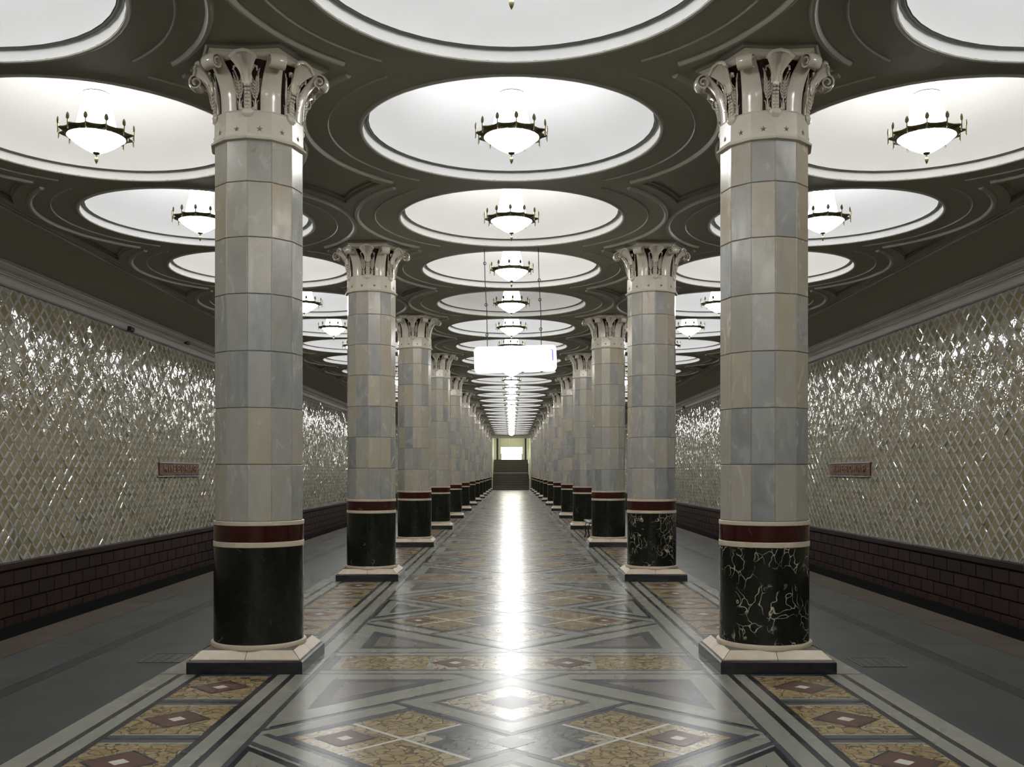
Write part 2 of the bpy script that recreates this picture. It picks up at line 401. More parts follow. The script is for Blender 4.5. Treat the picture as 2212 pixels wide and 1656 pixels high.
for s_, side in ((-1,'left'),(1,'right')):
    rw = random.Random(11+s_)
    X = lambda d: s_*(WX-d)
    mb = MB()
    mb.box(min(X(0),X(-.4)),max(X(0),X(-.4)),YB,YE,ZD-.0,CEIL+1.5,0)
    mb.box(min(X(0),X(-.4)),max(X(0),X(-.4)),YB,YE,-1.3,ZD,1)
    wall = tag(build(mb, 'wall_'+side, [GROUT, BJOINT]), 'beige diamond tiled track wall above dark brick, '+('opposite the stair handrail' if s_ < 0 else 'on the stair handrail side'), kind='structure')
    far = MB(); nt = ns = 0
    fx = lambda p: (X(p[0]), p[1], p[2])
    def put(geo, y, z, ry, rz, tilt=None):
        # local (outward, along, up) with a small random lean
        out = []
        for (a, b, c) in geo[0]:
            out.append((X(a + b*ry + c*rz), y+b, z+c))
        return out, ([tuple(reversed(f)) for f in geo[1]] if s_ > 0 else geo[1])
    def single(name, me, y, z, ry, rz):
        o = obj(name, me, wall, (X(0),y,z)); 
        o.rotation_euler = (0, rz*1.0, -ry*1.0) if s_ < 0 else (0, -rz*1.0, ry*1.0)
        if s_ > 0: o.scale = (-1,1,1)
        return o
    py0, py1 = plaque_y[s_]
    for c in range(ncols):
        y = YW0 + c*TA/2
        for r in range(nrows_+1):
            if (c+r) % 2: continue
            z = ZD + r*TBH/2
            near = y > 14.2
            lean = .034
            def onplq(yy, zz): return py0-.12 < yy < py1+.12 and EYE-.13 < zz < EYE+.30
            if 0 < r < nrows_:                          # tile centred on (y,z)
                ry, rz = rw.gauss(0,lean), rw.gauss(0,lean)
                if not onplq(y,z):
                    if near and nt < 300: single('wall_tile', ME_TILE, y, z, ry, rz); nt += 1
                    else: far.add(*put((tv,tf), y, z, ry, rz), 0)
            # strips start at the left corner of each tile lattice point, shifted half a diagonal
            y2 = y - TA/2
            if c % 1 == 0:
                for k, (geo, me, dz) in enumerate(((L1,ME_S1,1),(L2,ME_S2,-1))):
                    if (r == nrows_ and dz > 0) or (r == 0 and dz < 0): continue
                    if onplq(y2+TA/4, z+dz*TBH/4): continue
                    ry, rz = rw.gauss(0,lean*1.5), rw.gauss(0,lean*1.5)
                    if near and ns < 300: single('glazed_strip', me, y2, z, ry, rz); ns += 1
                    else: far.add(*put(geo, y2, z, ry, rz), 1)
                if 0 < r < nrows_ and not onplq(y2,z): far.add(*put(BUT, y2, z, 0, 0), 1)
    tag(build(far, 'tile_field', [TILE, STRIP], wall), kind='stuff')
    # dado cap and bricks
    cap = MB(); zc = ZD
    prof = [(0,zc+.004),(.05,zc+.004),(.06,zc-.01),(.06,zc-.10),(.035,zc-.125),(0,zc-.125)]
    pr = [(X(a),z) for a, z in prof]
    if s_ < 0: pr = pr[::-1]
    cap.loft([[(x,y,z) for x, z in pr] for y in (YW0,YE)], cap0=True, cap1=True)
    build(cap, 'dado_cap', BRICK, wall)
    farb = MB(); nb = 0
    for c in range(int((YE-YW0)/BL)):
        for r in range(4):
            y = YW0 + .3 + c*BL + (BL/2 if r % 2 else 0); z = ZD-.125-BH/2-r*BH
            if y+BL/2 > YE: continue
            if y > 14.0 and nb < 300:
                o = obj('brick', ME_BRICK, wall, (X(0),y,z), scale=(1 if s_ < 0 else -1, 1, rw.uniform(.97,1.0))); nb += 1
            else: farb.add(*put(brick_geo(BL-.014,BH-.014), y, z, 0, 0), 0)
    tag(build(farb, 'brick_field', BRICK, wall), kind='stuff')
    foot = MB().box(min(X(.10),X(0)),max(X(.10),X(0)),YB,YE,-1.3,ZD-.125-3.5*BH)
    build(foot, 'shadow_ledge', TRACKBLACK, wall)  # black ledge painting in the trough and ballast shadow under the bricks
    # cornice
    prof = [(-.28,CEIL+.02),(.30,CEIL+.0),(.30,CEIL-.022),(.285,CEIL-.03),(.27,CEIL-.03),(.255,CEIL-.06),(.215,CEIL-.10),(.155,CEIL-.125),(.15,CEIL-.14),
            (.125,CEIL-.14),(.125,CEIL-.165),(.10,CEIL-.175),(.085,CEIL-.20),(.075,CEIL-.29),(.05,CEIL-.31),(-.02,CEIL-.31)]
    pr = [(X(a),z) for a, z in prof]
    if s_ < 0: pr = pr[::-1]
    mb = MB(); mb.loft([[(x,y,z) for x, z in pr] for y in (YB,YE)], cap0=True, cap1=True)
    tag(build(mb, 'trim_1' if s_ < 0 else 'trim_2', CORN), 'moulded grey cornice along the top of the '+side+' track wall', kind='structure')

# end wall, back wall, track bed
mb = MB()
mb.box(-8.3,-1.63,YE,YE+.35,-1.3,CEIL+1.5); mb.box(1.63,8.3,YE,YE+.35,-1.3,CEIL+1.5); mb.box(-1.63,1.63,YE,YE+.35,4.43,CEIL+1.5)
tag(build(mb, 'wall_end', ENDW), 'pale end wall of the hall with the stair opening', kind='structure')
mb = MB().box(-8.3,8.3,YB-.35,YB,-1.3,CEIL+1.5)
tag(build(mb, 'wall_back', ENDW), 'plain pale wall closing the hall behind the viewer', kind='structure')
for s_ in (-1,1):
    mb = MB().box(min(s_*EDGE,s_*WX),max(s_*EDGE,s_*WX),YB,YE,-1.3,-1.15)
    tag(build(mb, 'track_bed', TRACKBLACK), 'sooty black track bed sunk beside the platform on the '+('handrail side' if s_ > 0 else 'side away from the handrail'), kind='structure')

# ------------------------------------------------------------------ floor
FL = 0.0003
mb = MB().box(-EDGE,EDGE,YB,YE,-1.3,-.004)
floor = tag(build(mb, 'floor', JOINT), 'polished stone platform floor with geometric marble inlay', kind='structure')
FM = {'pale':F_PALE,'dark':F_DARK,'blue':F_BLUE,'purple':F_PURP,'brown':F_BROWN,'white':F_WHITE,'brec':BREC,'brecp':BRECP,'brecd':BRECD,'side':F_SIDE,'sline':F_SLINE,'edge':F_EDGE}
FI = {k:i for i, k in enumerate(FM)}; FMATS = list(FM.values())
count = {}; farfloor = MB()
def inset(poly, d):
    n = len(poly); out = []
    for i in range(n):
        p0 = Vector(poly[i-1]); p1 = Vector(poly[i]); p2 = Vector(poly[(i+1) % n])
        e1 = (p1-p0); e2 = (p2-p1)
        if e1.length < 1e-6 or e2.length < 1e-6: out.append(tuple(p1)); continue
        e1.normalize(); e2.normalize(); n1 = Vector((-e1.y,e1.x)); n2 = Vector((-e2.y,e2.x)); k = 1+n1.dot(n2)
        q = p1+(n1+n2)*(d/max(k,.2)); out.append(tuple(q))
    return out
def clean(poly):
    out = []
    for p in poly:
        if not out or math.hypot(p[0]-out[-1][0],p[1]-out[-1][1]) > 1e-4: out.append(p)
    if len(out) > 1 and math.hypot(out[0][0]-out[-1][0],out[0][1]-out[-1][1]) < 1e-4: out.pop()
    a = sum(out[i-1][0]*out[i][1]-out[i][0]*out[i-1][1] for i in range(len(out)))
    return out if a > 0 else out[::-1]
def clip(poly, x0, x1, y0, y1):
    for ax, lim, sg in ((0,x0,1),(0,x1,-1),(1,y0,1),(1,y1,-1)):
        out = []
        for i in range(len(poly)):
            a, b = poly[i-1], poly[i]; da, db = (a[ax]-lim)*sg, (b[ax]-lim)*sg
            if da >= 0: 
                if db >= 0: out.append(b)
                else: t = da/(da-db); out.append((a[0]+(b[0]-a[0])*t, a[1]+(b[1]-a[1])*t))
            elif db >= 0: t = da/(da-db); out.append((a[0]+(b[0]-a[0])*t, a[1]+(b[1]-a[1])*t)); out.append(b)
        poly = out
        if len(poly) < 3: return []
    return poly
def piece(name, poly, mat, level, gap=.0008):
    poly = clean(poly)
    if len(poly) < 3: return
    poly = inset(poly, gap); yc = sum(p[1] for p in poly)/len(poly); ymax = max(p[1] for p in poly)
    z1 = level*FL
    if ymax > 4.6 and yc < 13.6 and count.get(name,0) < 300:
        count[name] = count.get(name,0)+1
        cx = sum(p[0] for p in poly)/len(poly)
        mb = MB().prism([(x-cx,y-yc) for x, y in poly], -.004, z1)
        build(mb, name, FM[mat], floor, loc=(cx,yc,0))
    else: farfloor.prism(poly, -.004, z1, FI[mat])
def rect(x0,x1,y0,y1): return [(x0,y0),(x1,y0),(x1,y1),(x0,y1)]
HB = .434; UE = 1.455
def dr(s0,s1,d0,d1): return [((s+d)/2,(s-d)/2) for s, d in ((s0,d0),(s1,d0),(s1,d1),(s0,d1))]
def dia(cx, cy_, r): return [(cx+r,cy_),(cx,cy_+r),(cx-r,cy_),(cx,cy_-r)]
def sym(poly):
    res = []; keys = set()
    for a in (1,-1):
        for b in (1,-1):
            q = [(x*a,y*b) for x, y in poly]
            k = tuple(sorted((round(x,4)+0.0,round(y,4)+0.0) for x, y in q))
            if k not in keys: keys.add(k); res.append(q)
    return res
BHALF = D/2-HB
pattern = []       # (name, poly, mat, level)
def P_(name, poly, mat, level):
    for iq, q in enumerate(sym(poly)):
        q = clip(q, -UE, UE, -BHALF, BHALF)
        if q: pattern.append((name, q, mat, level+.21*iq))
# crossing strips
def strip_sd(s0,s1,d0,d1, axis, lv):
    P_('marble_strip', dr(s0,s1,d0,d1), 'blue', lv)
    e = .062
    if axis == 's': P_('marble_strip', dr(s0+e,s1-e,d0,d1), 'pale', lv+1)
    else: P_('marble_strip', dr(s0,s1,d0+e,d1-e), 'pale', lv+1)
strip_sd(2.213,2.553,-3.2,.80,'s',1)
strip_sd(-.687,2.40,.407,.687,'d',3)
P_('marble_strip', dr(2.553,2.580,-3.2,.3), 'dark', 2.9)
# lozenges with four quarters
P_('marble_panel', dr(.64,2.213,-.948,.407), 'blue', 5)
S0,S1,D0,D1 = .70,2.155,-.89,.35; SM, DM = 1.50,-.265; g = .018
P_('breccia_panel', dr(S0,S1,D0,D1), 'white', 6)
P_('breccia_panel', dr(SM+g,S1,DM+g,D1), 'brec', 7)
P_('breccia_panel', dr(SM+g,S1,D0,DM-g), 'brec', 7)
P_('breccia_panel', dr(S0,SM-g,DM+g,D1), 'brec', 7)
P_('breccia_panel', dr(S0,SM-g,D0,DM-g), 'brecd', 7)
P_('breccia_panel', dr(1.24,SM-g,-.50,DM-g), 'brecp', 8)
sc_, dc_ = (SM+S1)/2+.01, (DM+D1)/2+.01
for h_, mt, lv in ((.185,'dark',8),(.165,'brown',9),(.05,'white',10)):
    P_('diamond_inlay', dr(sc_-h_,sc_+h_,dc_-h_,dc_+h_), mt, lv)
# centre diamonds
for r_, mt, lv in ((.80,'blue',7),(.735,'pale',8),(.53,'blue',9),(.47,'brecp',10)):
    P_('diamond_panel', dia(0,1.75,r_), mt, lv)
P_('diamond_panel', dia(0,1.75,.20), 'blue', 12)
P_('marble_strip', dr(1.75-.02,1.75+.02,-1.75-.47,-1.75+.47), 'white', 11)
P_('diamond_panel', dia(0,.815,.135), 'pale', 10); P_('diamond_panel', dia(0,0,.407), 'pale', 7); P_('diamond_panel', dia(0,0,.29), 'brecp', 8)
# triangles beside the cross bands and at mid bay
def shrink(tri, d): return inset(clean(tri), d)
T1 = [(1.30,2.47),(.42,2.47),(1.30,1.56)]
P_('triangle_inlay', T1, 'blue', 1); P_('triangle_inlay', shrink(T1,.10), 'purple', 2)
T2 = [(1.42,.64),(.80,0),(1.42,-.64)]
P_('triangle_inlay', [(1.455,.74),(.72,0),(1.455,-.74)], 'dark', 4); P_('triangle_inlay', T2, 'pale', 5); P_('triangle_inlay', shrink(T2,.11), 'blue', 6); P_('triangle_inlay', shrink(T2,.145), 'brecd', 7)
bays = range(-3, NCOL-1)
for k in bays:
    ya = Y1+k*D; ym = ya+D/2
    y0, y1 = ya+HB, ya+D-HB
    piece('marble_field', rect(-UE,UE,y0,y1), 'pale', 0)
    for (nm, q, mt, lv) in pattern: piece(nm, [(x,y+ym) for x, y in q], mt, lv)
    for s_ in (-1,1):
        R = lambda a, b, c, d_: rect(min(s_*a,s_*b),max(s_*a,s_*b),c,d_)
        piece('border_strip', R(1.455,1.490,y0-2*HB,y1), 'blue', 0)
        for a, b, mt in ((1.490,1.610,'pale'),(1.610,1.650,'dark'),(1.650,1.740,'pale'),(1.740,1.780,'dark'),(2.310,2.350,'dark'),(2.350,2.450,'pale'),(2.450,2.490,'dark'),(2.490,2.635,'pale')):
            piece('border_strip', R(a,b,y0,y1), mt, 0)
        n6 = 6; pit = (y1-y0)/n6
        for j in range(n6):
            a = y0+j*pit; b = a+pit; c = (a+b)/2; X0 = s_*2.045
            piece('marble_panel', R(1.780,2.310,a,b), 'blue', 0)
            for yy in (a, b-.012): piece('border_strip', R(1.780,2.310,yy,yy+.012), 'dark', 1)
            for yy in (a+.075, b-.10): piece('border_strip', R(1.780,2.310,yy,yy+.025), 'pale', 1)
            piece('breccia_panel', R(1.785,2.305,a+.10,b-.10), 'brec', 1)
            for r_, mt, lv in ((.215,'dark',2),(.19,'brown',3),(.058,'white',4)): piece('diamond_inlay', dia(X0,c,r_), mt, lv)
for k in range(-2, NCOL):
    yc = Y1+k*D; y0, y1 = yc-HB, yc+HB
    piece('marble_field', rect(-UE,UE,y0,y1), 'pale', 0)
    for s_ in (-1,1):
        for a in (.425,.288): piece('border_strip', rect(-UE,UE,yc+s_*a-.013,yc+s_*a+.013), 'dark', 1)
        R = lambda a, b, c, d_: rect(min(s_*a,s_*b),max(s_*a,s_*b),c,d_)
        piece('breccia_panel', R(.66,1.33,yc-.255,yc+.255), 'brec', 1)
        piece('marble_panel', R(1.385,1.455,yc-.278,yc+.278), 'blue', 1)
        piece('breccia_panel', R(.0,.62,yc-.255,yc+.255), 'brecp', 1)
        for r_, mt, lv in ((.20,'dark',2),(.175,'brown',3),(.055,'white',4)): piece('diamond_inlay', dia(s_*.445,yc,r_), mt, lv)
        piece('marble_field', R(1.490,2.635,y0,y1), 'pale', 0)
        piece('border_strip', R(1.500,2.635,y0-.012,y0+.010), 'dark', 1)
    piece('diamond_inlay', dia(0,yc,.17), 'white', 2)
    if k == NCOL-1: break
ye = Y1+(NCOL-1)*D+HB
piece('marble_field', rect(-2.635,2.635,ye,YE), 'pale', 0)
for s_ in (-1,1):
    R = lambda a, b, c, d_: rect(min(s_*a,s_*b),max(s_*a,s_*b),c,d_)
    for a, b, mt in ((2.635,3.41,'side'),(3.41,3.54,'sline'),(3.54,4.13,'side')):
        L_ = 4.116; y = YB
        while y < YE-.1:
            piece('platform_slab', R(a,b,y,min(y+L_,YE)), mt, 0, .0015); y += L_
    y = YB
    while y < YE-.1:
        piece('edge_slab', R(4.13,EDGE,y,min(y+1.37,YE)), 'edge', 1, .003); y += 1.37
tag(build(farfloor, 'floor_inlay_field', FMATS, floor), kind='stuff')
# floor hatches
for s_, hxx, hyy in ((-1,2.80,7.90),(1,2.89,7.72)):
    t = obj('floor_hatch', None, None, (s_*hxx,hyy,0.0005))
    tag(t, 'small steel floor hatch in the platform near the '+('bold-veined' if s_ > 0 else 'plain black')+' column base', 'hatch', 'platform floor hatches')
    mb = MB()
    for (a,b,c,d_) in ((-.17,.17,-.19,-.175),(-.17,.17,.175,.19),(-.17,-.155,-.175,.175),(.155,.17,-.175,.175)): mb.box(a,b,c,d_,0,.004)
    build(mb, 'hatch_frame', BRONZE, t)
    build(MB().box(-.155,.155,-.175,.175,0,.0015), 'hatch_cover', BLACKM, t)
    mb = MB()
    for q in range(4): mb.box(-.14+q*.075,-.14+q*.075+.016,-.16,.16,.0015,.003)
    build(mb, 'hatch_grating', F_SIDE, t)

# ------------------------------------------------------------------ columns
RS = .345; AP = RS*math.cos(PI/12)
ZJ = [1.133,1.568,1.999,2.430,2.865,3.295,3.716,4.035]
def slab(h):
    hw = RS*math.sin(PI/12)-.0016; c = .004; x0 = AP-.02; x1 = AP
    v = [(x0,-hw,.002),(x0,hw,.002),(x0,hw,h-.002),(x0,-hw,h-.002),(x1-c,-hw,.002),(x1-c,hw,.002),(x1-c,hw,h-.002),(x1-c,-hw,h-.002),
         (x1,-hw+c,.002+c),(x1,hw-c,.002+c),(x1,hw-c,h-.002-c),(x1,-hw+c,h-.002-c)]
    return MB().add(v, [(8,9,10,11),(4,5,9,8),(5,6,10,9),(6,7,11,10),(7,4,8,11),(0,1,5,4),(1,2,6,5),(2,3,7,6),(3,0,4,7)])
SLABS = [slab(ZJ[i+1]-ZJ[i]) for i in range(7)]
ME_SLABS = [s_.mesh('slab', SHAFT) for s_ in SLABS]
def poly12(z0, z1, r, mi=0): return MB().lathe([(r,z0),(r,z1)], 12, 0, mi, True, True)
ME_CORE = poly12(1.10, 4.05, RS-.006).mesh('shaft', JOINT)
corefar = poly12(1.10, 4.05, RS-.006, 1)
for i in range(7):
    for j in range(12): corefar.append(SLABS[i], Matrix.Translation((0,0,ZJ[i])) @ Matrix.Rotation(PI/12+j*PI/6,4,'Z'), 0)
ME_SHAFTFAR = corefar.mesh('shaft', [SHAFT, JOINT])
# base
ME_PL = MB().box(-.434,.434,-.434,.434,0,.092)
pl = MB(); pl.box(-.434,.434,-.434,.434,0,.085); 
q = lambda h, z: [(-h,-h,z),(h,-h,z),(h,h,z),(-h,h,z)]
pl.loft([q(.434,.085),q(.425,.096)], cap1=True)
ME_PL = pl.mesh('plinth', PLINTH)
pb = MB(); pb.loft([q(.405,.096),q(.405,.104),q(.345,.160)], cap1=True); ME_PB = pb.mesh('plinth_top', CREAM)
g_ = .0025
pblk = []
for sg in (1,-1):
    a0, a1, z0, z1 = .409, .348, .1045, .1625
    lo = [(g_,-a0-.001,.0965),(a0-g_,-a0-.001,.0965),(a0-g_,-a0-.001,z0),(a1-g_,-a1-.001,z1),(g_,-a1-.001,z1),(g_,-a0-.001,z0)]
    lo = [(x*sg,y,z) for x, y, z in lo]
    fs_ = [(0,1,2,5),(5,2,3,4)]
    pblk.append(MB().add(lo, fs_ if sg > 0 else [tuple(reversed(f)) for f in fs_]).mesh('plinth_block', CREAM))
ME_PBJ = pb.mesh('plinth_top', JOINT)
ME_TORUS = MB().lathe([(.36,.155),(.368,.162),(.37,.18),(.366,.193),(.352,.197)], 48, 0, 0, False, True).mesh('base_ring', CREAM, True)
def drum(z0, z1, r, m, name): return MB().lathe([(r-.003,z0),(r,z0+.003),(r,z1-.003),(r-.003,z1)], 48, 0, 0, True, True).mesh(name, m, True)
ME_D1 = drum(.195,.934,.347,BASEBLACK,'base_drum'); ME_D1V = drum(.195,.934,.347,BASEVEIN,'base_drum')
ME_W1 = drum(.934,.975,.350,CREAM,'white_band'); ME_RD = drum(.975,1.100,.347,REDBAND,'red_band'); ME_W2 = drum(1.100,1.133,.350,CREAM,'white_band')

# capital pieces, all modelled round the column axis towards +x
def sweep(path, widths, th=.02, nx=5):
    """ribbon with thickness along a path in the (r,z) plane"""
    mb = MB(); rings = []
    n = len(path)
    for k, (r, z) in enumerate(path):
        a = path[max(k-1,0)]; b = path[min(k+1,n-1)]; tx_, tz_ = b[0]-a[0], b[1]-a[1]; L = math.hypot(tx_,tz_) or 1
        nr, nz = tz_/L, -tx_/L; wd = widths[k]
        front = []; back = []
        for i in range(nx):
            y = -wd+2*wd*i/(nx-1); cr = (y*y)/(2*max(r,.2)) + .008*(y/wd)**4
            front.append((r-cr, y, z)); back.append((r-cr-nr*th, y, z-nz*th))
        rings.append(front+back[::-1])
    mb.loft(rings, 0, True, True); return mb
vc = (.498,4.578); R0 = .052
path = [(.336,4.252),(.338,4.31),(.341,4.37),(.350,4.42),(.368,4.47),(.395,4.52),(.428,4.565),(.462,4.605)]
wid = [.078,.078,.078,.077,.074,.070,.066,.062]
na = 18
for k in range(na+1):
    t = k/na; a = math.radians(112) - t*math.radians(560); r = R0*(1-t*.80)
    path.append((vc[0]+r*math.cos(a), vc[1]+r*math.sin(a))); wid.append(.060-.008*t)
TONGUE = sweep(path, wid, .013)
# shell
def thick_grid(fn, nu, nv, off):
    mb = MB(); F = [[fn(i/(nu-1), j/(nv-1)) for i in range(nu)] for j in range(nv)]
    B = [[(p[0]-off, p[1]*.94, p[2]) for p in row] for row in F]
    v = [p for row in F for p in row]+[p for row in B for p in row]; N = nu*nv; f = []
    for j in range(nv-1):
        for i in range(nu-1):
            a = j*nu+i; f.append((a,a+1,a+nu+1,a+nu)); f.append((N+a+nu,N+a+nu+1,N+a+1,N+a))
    bd = [i for i in range(nu)]+[j*nu+nu-1 for j in range(1,nv)]+[(nv-1)*nu+i for i in range(nu-2,-1,-1)]+[j*nu for j in range(nv-2,0,-1)]
    for i in range(len(bd)):
        a, b = bd[i], bd[(i+1) % len(bd)]; f.append((b,a,N+a,N+b))
    return mb.add(v, f)
def shell_fn(u, v):
    s_ = u*2-1; wv = .023+.074*(v**2.9)+.008*math.sin(v*PI)
    arch = math.sqrt(max(0,1-.85*s_*s_))
    z = 4.43+.212*v*(.56+.44*arch)
    r = .362+.030*v+.085*v**3 + .004*math.cos(s_*PI*4)*v
    return (r-.10*(s_*wv)**2/.02*.1, s_*wv, z)
SHELL = thick_grid(shell_fn, 17, 10, .016)
lip = [(shell_fn(i/14,1)[0]+.004, shell_fn(i/14,1)[1]*1.02, shell_fn(i/14,1)[2]+.004) for i in range(15)]
SHELL.tube(lip, .014, 6)
# beaded stem + boss
STEM = MB()
for k in range(7):
    z = 4.272+k*.027; r = .346+.006*max(0,k-3)
    for dy in (-.012,.012):
        STEM.append(MB().lathe([(.001,-.012),(.009,-.008),(.0125,0),(.009,.008),(.001,.012)], 6), Matrix.Translation((r,dy,z)))
STEM.box(.30,.345,-.026,.026,4.25,4.45)
BOSS = MB().loft([[(.33+.03*math.sin(PI*t)*math.cos(a)*.9+.01, (.008+.042*math.sin(PI*(t**.7)))*math.sin(a), 4.275-.085*t) for a in [(-PI/2)+PI*i/8 for i in range(9)]] for t in [i/7 for i in range(8)]], closed=False)
for dy in (-.045,.045): BOSS.append(MB().lathe([(.001,-.014),(.011,-.008),(.014,0),(.011,.008),(.001,.014)], 8), Matrix.Translation((.342,dy,4.262)))
# wheat ear (at +y side of the stem)
def ear(sg):
    mb = MB(); y = lambda t: sg*(.058+.010*t+.055*max(0,t-.6)**2*4); r = lambda t: .335+.012*t+.09*max(0,t-.45)**2
    pts = [(r(t), y(t), 4.258+.30*t) for t in [i/10 for i in range(11)]]
    mb.tube(pts, [.0055]*5+[.008]*5+[.004], 5)
    for k in range(6):
        t = .30+k*.075
        for d in (-1,1):
            c = Vector((r(t)+.010, y(t)+d*.011, 4.258+.30*t)); dv = Vector((.004,d*.012,.028)); e1 = Vector((0,.0065*1,0)); e2 = Vector((.007,0,0))
            mb.add([c-dv*.5,c+e1,c+e2,c-e1,c-e2,c+dv*.7], [(0,2,1),(0,3,2),(0,4,3),(0,1,4),(5,1,2),(5,2,3),(5,3,4),(5,4,1)])
            a0 = c+dv*.6; a1 = a0+Vector((.012+.01*k*.3,d*.016,.045)); mb.tube([a0,a1], [.0032,.0018], 4)
    for d in (-1,1):                                       # small leaf arms low on the stem
        mb.tube([(r(0),y(0)+d*.010,4.258),(r(.1),y(.1)+d*.011,4.30),(r(.2),y(.2)+d*.016,4.322),(r(.2)+.003,y(.2)+d*.026,4.326)], .0035, 4)
    # hooked leaf under the shell
    mb.tube([(.365,sg*.030,4.45),(.378,sg*.034,4.50),(.392,sg*.048,4.545),(.402,sg*.068,4.565),(.405,sg*.086,4.555),(.402,sg*.092,4.535),(.40,sg*.082,4.528)], [.008,.010,.011,.011,.010,.009,.006], 6)
    return mb
EARL, EARR = ear(-1), ear(1)
# bell (dark recess), upper rim, collar, abacus
BELL = MB().lathe([(.312,4.24),(.316,4.40),(.335,4.50),(.375,4.585),(.40,4.62)], 24, 0, 0)
COLLAR = MB().lathe([(.340,4.028),(.372,4.034),(.376,4.046),(.362,4.056),(.3535,4.066),(.350,4.075),(.3465,4.245),(.350,4.252),(.345,4.258),(.31,4.258)], 12)
def hexr(th, R, conc):
    a = (th % (PI/3))-PI/6; r = R*math.cos(PI/6)/math.cos(a); return r - conc*math.cos(a*3)*R
def hexring(R, z, conc=.05, n=48): return [(hexr(2*PI*i/n,R,conc)*math.cos(2*PI*i/n), hexr(2*PI*i/n,R,conc)*math.sin(2*PI*i/n), z) for i in range(n)]
ABA = MB().loft([hexring(.40,4.612,.0),hexring(.445,4.618,.02),hexring(.47,4.635),hexring(.488,4.662),hexring(.515,4.678)], 0, True, False)
ABA2 = MB().loft([hexring(.515,4.678),hexring(.535,4.68),hexring(.552,4.69),hexring(.552,CEIL),hexring(.50,CEIL)], 0)
def star_mb():
    mb = MB(); pts = []
    for k in range(10):
        a = PI/2+k*PI/5; r = .038 if k % 2 == 0 else .015; pts.append((r*math.cos(a), r*math.sin(a)))
    ap = .3475*math.cos(PI/12)+.0015; zc = 4.115
    v = [(ap-.004,y,zc+z) for y, z in pts]+[(ap+.009,0,zc)]; return mb.add(v, [(k,(k+1) % 10,10) for k in range(10)])
STAR = star_mb()
ME = {'volute_leaf':TONGUE.mesh('volute_leaf',GLAZE,True),'shell':SHELL.mesh('shell',GLAZE,True),'beaded_stem':STEM.mesh('beaded_stem',GLAZE,True),'boss':BOSS.mesh('boss',GLAZE,True),
      'ear_l':EARL.mesh('wheat_ear',GLAZE,True),'ear_r':EARR.mesh('wheat_ear',GLAZE,True),'star':STAR.mesh('star',STARM)}
capcore = MB(); capcore.append(COLLAR, None, 0); capcore.append(BELL, None, 1); capcore.append(ABA, None, 0); capcore.append(ABA2, None, 2)
ME_CAP = capcore.mesh('capital', [GLAZE,MAROON,CORN], False)
capfar = MB(); capfar.append(capcore)
for k in range(6):
    Ma = Matrix.Rotation(k*PI/3,4,'Z'); Mb = Matrix.Rotation(PI/6+k*PI/3,4,'Z')
    capfar.append(TONGUE, Ma, 0)
    for p in (SHELL,STEM,BOSS,EARL,EARR): capfar.append(p, Mb, 0)
for k in range(12): capfar.append(STAR, Matrix.Rotation(PI/12+k*PI/6,4,'Z'), 3)
ME_CAPFAR = capfar.mesh('capital', [GLAZE,MAROON,CORN,STARM], True)
for k in range(NCOL):
    for s_ in (-1,1):
        t = obj('marble_column', None, None, (s_*XC, Y1+k*D, .0002))
        nst = NCOL-k
        extra = ' with bold veins in its black base' if (k == 0 and s_ > 0) else ''
        tag(t, 'marble column%s, %s from the stairs, %s' % (extra, ordinal(nst), 'handrail side row' if s_ > 0 else 'row opposite the handrail'), 'column', 'marble columns of the hall')
        near = k < 5
        obj('plinth', ME_PL, t)
        if k < 3:
            pt_ = obj('plinth_top', ME_PBJ, t)
            for q_ in range(4):
                for b_ in pblk: obj('plinth_block', b_, pt_, rot=(0,0,q_*PI/2))
        else: obj('plinth_top', ME_PB, t)
        obj('base_ring', ME_TORUS, t)
        obj('base_drum', ME_D1V if (s_ > 0 and k in (0,1)) else ME_D1, t, rot=(0,0,random.random()*6))
        obj('white_band', ME_W1, t); obj('red_band', ME_RD, t); obj('white_band', ME_W2, t)
        if near:
            sh = obj('shaft', ME_CORE, t); cp = obj('capital', ME_CAP, t)
            for i in range(7):
                for j in range(12): obj('slab', ME_SLABS[i], sh, (0,0,ZJ[i]), (0,0,PI/12+j*PI/6))
            for q_ in range(6):
                a, b = q_*PI/3, PI/6+q_*PI/3
                obj('volute_leaf', ME['volute_leaf'], cp, rot=(0,0,a))
                obj('shell', ME['shell'], cp, rot=(0,0,b)); obj('beaded_stem', ME['beaded_stem'], cp, rot=(0,0,b)); obj('boss', ME['boss'], cp, rot=(0,0,b))
                obj('wheat_ear', ME['ear_l'], cp, rot=(0,0,b)); obj('wheat_ear', ME['ear_r'], cp, rot=(0,0,b))
            for q_ in range(12): obj('star', ME['star'], cp, rot=(0,0,PI/12+q_*PI/6))
        else:
            obj('shaft', ME_SHAFTFAR, t); obj('capital', ME_CAPFAR, t)

